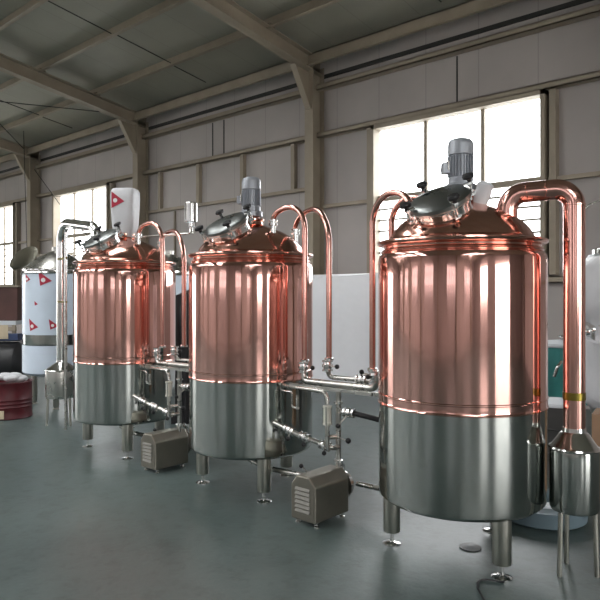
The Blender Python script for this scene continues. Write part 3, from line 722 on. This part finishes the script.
MB().rod((-.9, -.1, .835), (1.0, -.1, .835), .02).build('top_rod', M['steel_bright'], t)
t = thing('parts_box', 'small navy box with a pale card standing on the black tank', 'box', (-12.5, 4.75, .856), R(42.2))
MB().box(.45, .95, -.2, .0, .0, .12).build('box_body', M['navy'], t, smooth=0, bevel=.006)
MB().box(.62, .78, -.215, -.205, .03, .28).build('card', M['wood'], t, smooth=0)

# olive oval bundle near the left column
m = MB().ball((0, 0, 0), .5, 28, (1.0, .46, .46))
t = thing('hanging_bundle', 'olive grey oval bundle hanging by the left column near the window', 'bundle', (-18.1, 8.3, 2.72), R(42))
bm_ = MB().ball((0, 0, 0), .46, 28, (1.0, .55, .48), Matrix.Rotation(R(-38), 4, 'Y'))
bm_.build('bundle_cover', M['bundle'], t, smooth=70)
MB().tube([(.2, .05, .05), (.55, .3, .08), (1.1, 1.05, .2)], .045, 10).build('support_arm', M['frame_dark'], t)
MB().tube([(.1, 0, .1), (0.0, 0, 3.95 - .35)], .01, 6).build('hanging_wire', M['dark_strip'], t)

# chrome canister on a thin rod by the leftmost kettle
t = thing('spray_canister', 'bright steel canister on a thin horizontal pipe, above and right of the leftmost kettle', 'canister', (-5.23, 4.12, 0))
MB().lathe([(.060, 2.43), (.064, 2.435), (.064, 2.62), (.056, 2.63)], 28).build('canister_body', M['steel_bright'], t)
MB().lathe([(.02, 2.31), (.03, 2.32), (.018, 2.34), (.018, 2.38), (.03, 2.385), (.03, 2.42)], 18).build('neck', M['steel_bright'], t)
MB().tube(fillet([(0.05, 0, 2.315), (-.85, -.15, 2.315), (-.85, -.15, 2.22)], .03), .010, 10).build('thin_pipe', M['steel_brushed'], t)
MB().box(.04, .075, -.01, .01, 2.38, 2.43).build('bracket', M['steel_bright'], t, smooth=0)

# teal tank in the back right
t = thing('teal_tank', 'teal painted round tank with pale rim, far back between kettle and copper pipe', 'tank', (-2.95, 8.15, 0))
MB().lathe([(0, .34), (.30, .36), (.37, .42), (.38, .46), (.38, 1.06)], 48, cap1=False).build('tank_body', M['teal'], t)
MB().lathe([(.36, 1.05), (.40, 1.06), (.405, 1.08), (.39, 1.10), (.30, 1.11), (.10, 1.13), (0, 1.13)], 48).build('pale_rim', M['white_lid'], t)
MB().lathe([(.05, 1.10), (.05, 1.16), (.08, 1.165), (.08, 1.185), (0, 1.20)], 20).build('top_fitting', M['steel_bright'], t)
for a in (200, 320, 80): MB().rod((.3 * math.cos(R(a)), .3 * math.sin(R(a)), 0), (.3 * math.cos(R(a)), .3 * math.sin(R(a)), .45), .03).build('leg', M['leg_steel'], t)
MB().tube(fillet([(-.10, -.42, .98), (-.08, -.46, .9), (-.08, -.46, .25)], .03), .018, 10).tube(fillet([(.10, -.39, .90), (.08, -.46, .84), (.04, -.46, .72)], .03), .02, 10).build('drain_pipe', M['steel_bright'], t)
# grey drum with pale lid nearer
t = thing('steel_drum', 'dull grey drum with a pale lid behind the nearest kettle and copper pipe', 'drum', (-2.31, 6.19, 0))
MB().lathe([(0, 0), (.235, 0), (.24, .01), (.235, .02), (.235, .22), (.245, .23), (.235, .24), (.235, .44), (.245, .45), (.235, .46), (.235, .66)], 48, cap1=False).build('drum_body', M['drum_grey'], t)
MB().lathe([(.225, .65), (.245, .655), (.245, .67), (.23, .685), (.1, .70), (0, .70)], 48).build('lid', M['white_lid'], t)
# cardboard box
o = MB().box(-.2, .2, -.17, .17, 0, .72).build('cardboard_box', M['card'], smooth=0, bevel=.005); o.location = (-1.62, 5.72, 0); o.rotation_euler.z = R(12)
tag(o, 'brown cardboard box on the floor behind the steel condenser', 'box')
# shallow tub on the floor
t = thing('floor_tub', 'shallow blue grey round tub on the floor behind the nearest kettle', 'tub', (-1.93, 4.88, 0))
MB().lathe([(0, 0), (.28, 0), (.31, .02), (.325, .12), (.33, .13), (.315, .13), (.30, .03), (0, .02)], 56).build('tub_body', M['basin'], t)
# pale plank across the tub
o = MB().box(-.28, .17, -.045, .045, .131, .15).build('pale_plank', M['white_lid'], smooth=0); o.location = (-1.93, 4.70, 0); o.rotation_euler.z = R(35)
tag(o, 'short pale board lying across the round tub', 'board')
# cable and debris
o = MB().tube(fillet([(-1.66, 3.62, .008), (-1.80, 3.56, .008), (-1.74, 3.44, .008), (-1.62, 3.30, .008), (-1.66, 3.02, .008), (-1.50, 2.75, .008)], .08), .006, 8).build('power_cable', M['black'])
tag(o, 'thin black cable on the floor by the nearest kettle leg', 'cable')
t = thing('floor_drain_cap', 'small steel drain cap on the floor under the nearest kettle', 'drain', (-2.06, 3.97, 0))
MB().lathe([(0, 0), (.07, 0), (.072, .008), (.05, .012), (.03, .02), (0, .02)], 20).build('cap', M['drum_grey'], t)

# ------------------------------------------------------------------ camera
cam = bpy.data.objects.new('camera', bpy.data.cameras.new('camera')); COL.objects.link(cam)
cam.location = (0, 0, 1.7); cam.rotation_euler = (R(90), 0, R(42.2))
cam.data.sensor_width = 36; cam.data.sensor_fit = 'HORIZONTAL'; cam.data.lens = 646 / 600 * 36
cam.data.shift_y = -6 / 600
cam.data.clip_end = 300
sc.camera = cam

# ------------------------------------------------------------------ light: overcast daylight through openings
w = bpy.data.worlds.new('world'); sc.world = w; w.use_nodes = True
bg = w.node_tree.nodes['Background']; bg.inputs['Color'].default_value = (1.0, 0.985, 0.96, 1); bg.inputs['Strength'].default_value = 3.6
def portal(x, y, z, sx, sz, rot):
    l = bpy.data.lights.new('daylight_portal', 'AREA'); l.shape = 'RECTANGLE'; l.size = sx; l.size_y = sz; l.cycles.is_portal = True
    o = bpy.data.objects.new('daylight_portal', l); COL.objects.link(o); o.location = (x, y, z); o.rotation_euler = rot
for a, b, z0, z1 in back_open: portal((a + b) / 2, YF + .15, (z0 + z1) / 2, b - a, z1 - z0, (R(-90), 0, 0))
for a, b, z0, z1 in front_open: portal((a + b) / 2, YB - .15, (z0 + z1) / 2, b - a, z1 - z0, (R(90), 0, 0))
portal(X1 + .15, -5.0, 2.9, 3.2, 3.8, (R(90), 0, R(90)))
portal(X1 + .15, 2.1, 2.3, 5.0, 4.6, (R(90), 0, R(90)))
portal(X0 - .15, -.25, 2.1, 5.5, 4.2, (R(90), 0, R(-90)))
for lo, hi in RX: portal((lo + hi) / 2, (RY0 + RY1) / 2, roof_z(2.2) + .2, hi - lo, 3.7, (-math.atan(SL), 0, 0))
ym = (SY0 + SY1) / 2
for lo, hi in ADDED_SKY: portal((lo + hi) / 2, ym, roof_z(ym) + .2, hi - lo, (SY1 - SY0) / math.cos(math.atan(SL)), (math.atan(SL), 0, 0))

sc.view_settings.view_transform = 'Standard'; sc.view_settings.look = 'None'; sc.view_settings.gamma = 1
sc.view_settings.exposure = 1.6; sc.view_settings.use_curve_mapping = False
try:
    sc.cycles.use_denoising = True; sc.cycles.max_bounces = 10; sc.cycles.diffuse_bounces = 5; sc.cycles.glossy_bounces = 6
    sc.cycles.transparent_max_bounces = 12; sc.cycles.sample_clamp_indirect = 8; sc.cycles.caustics_reflective = True
except Exception: pass
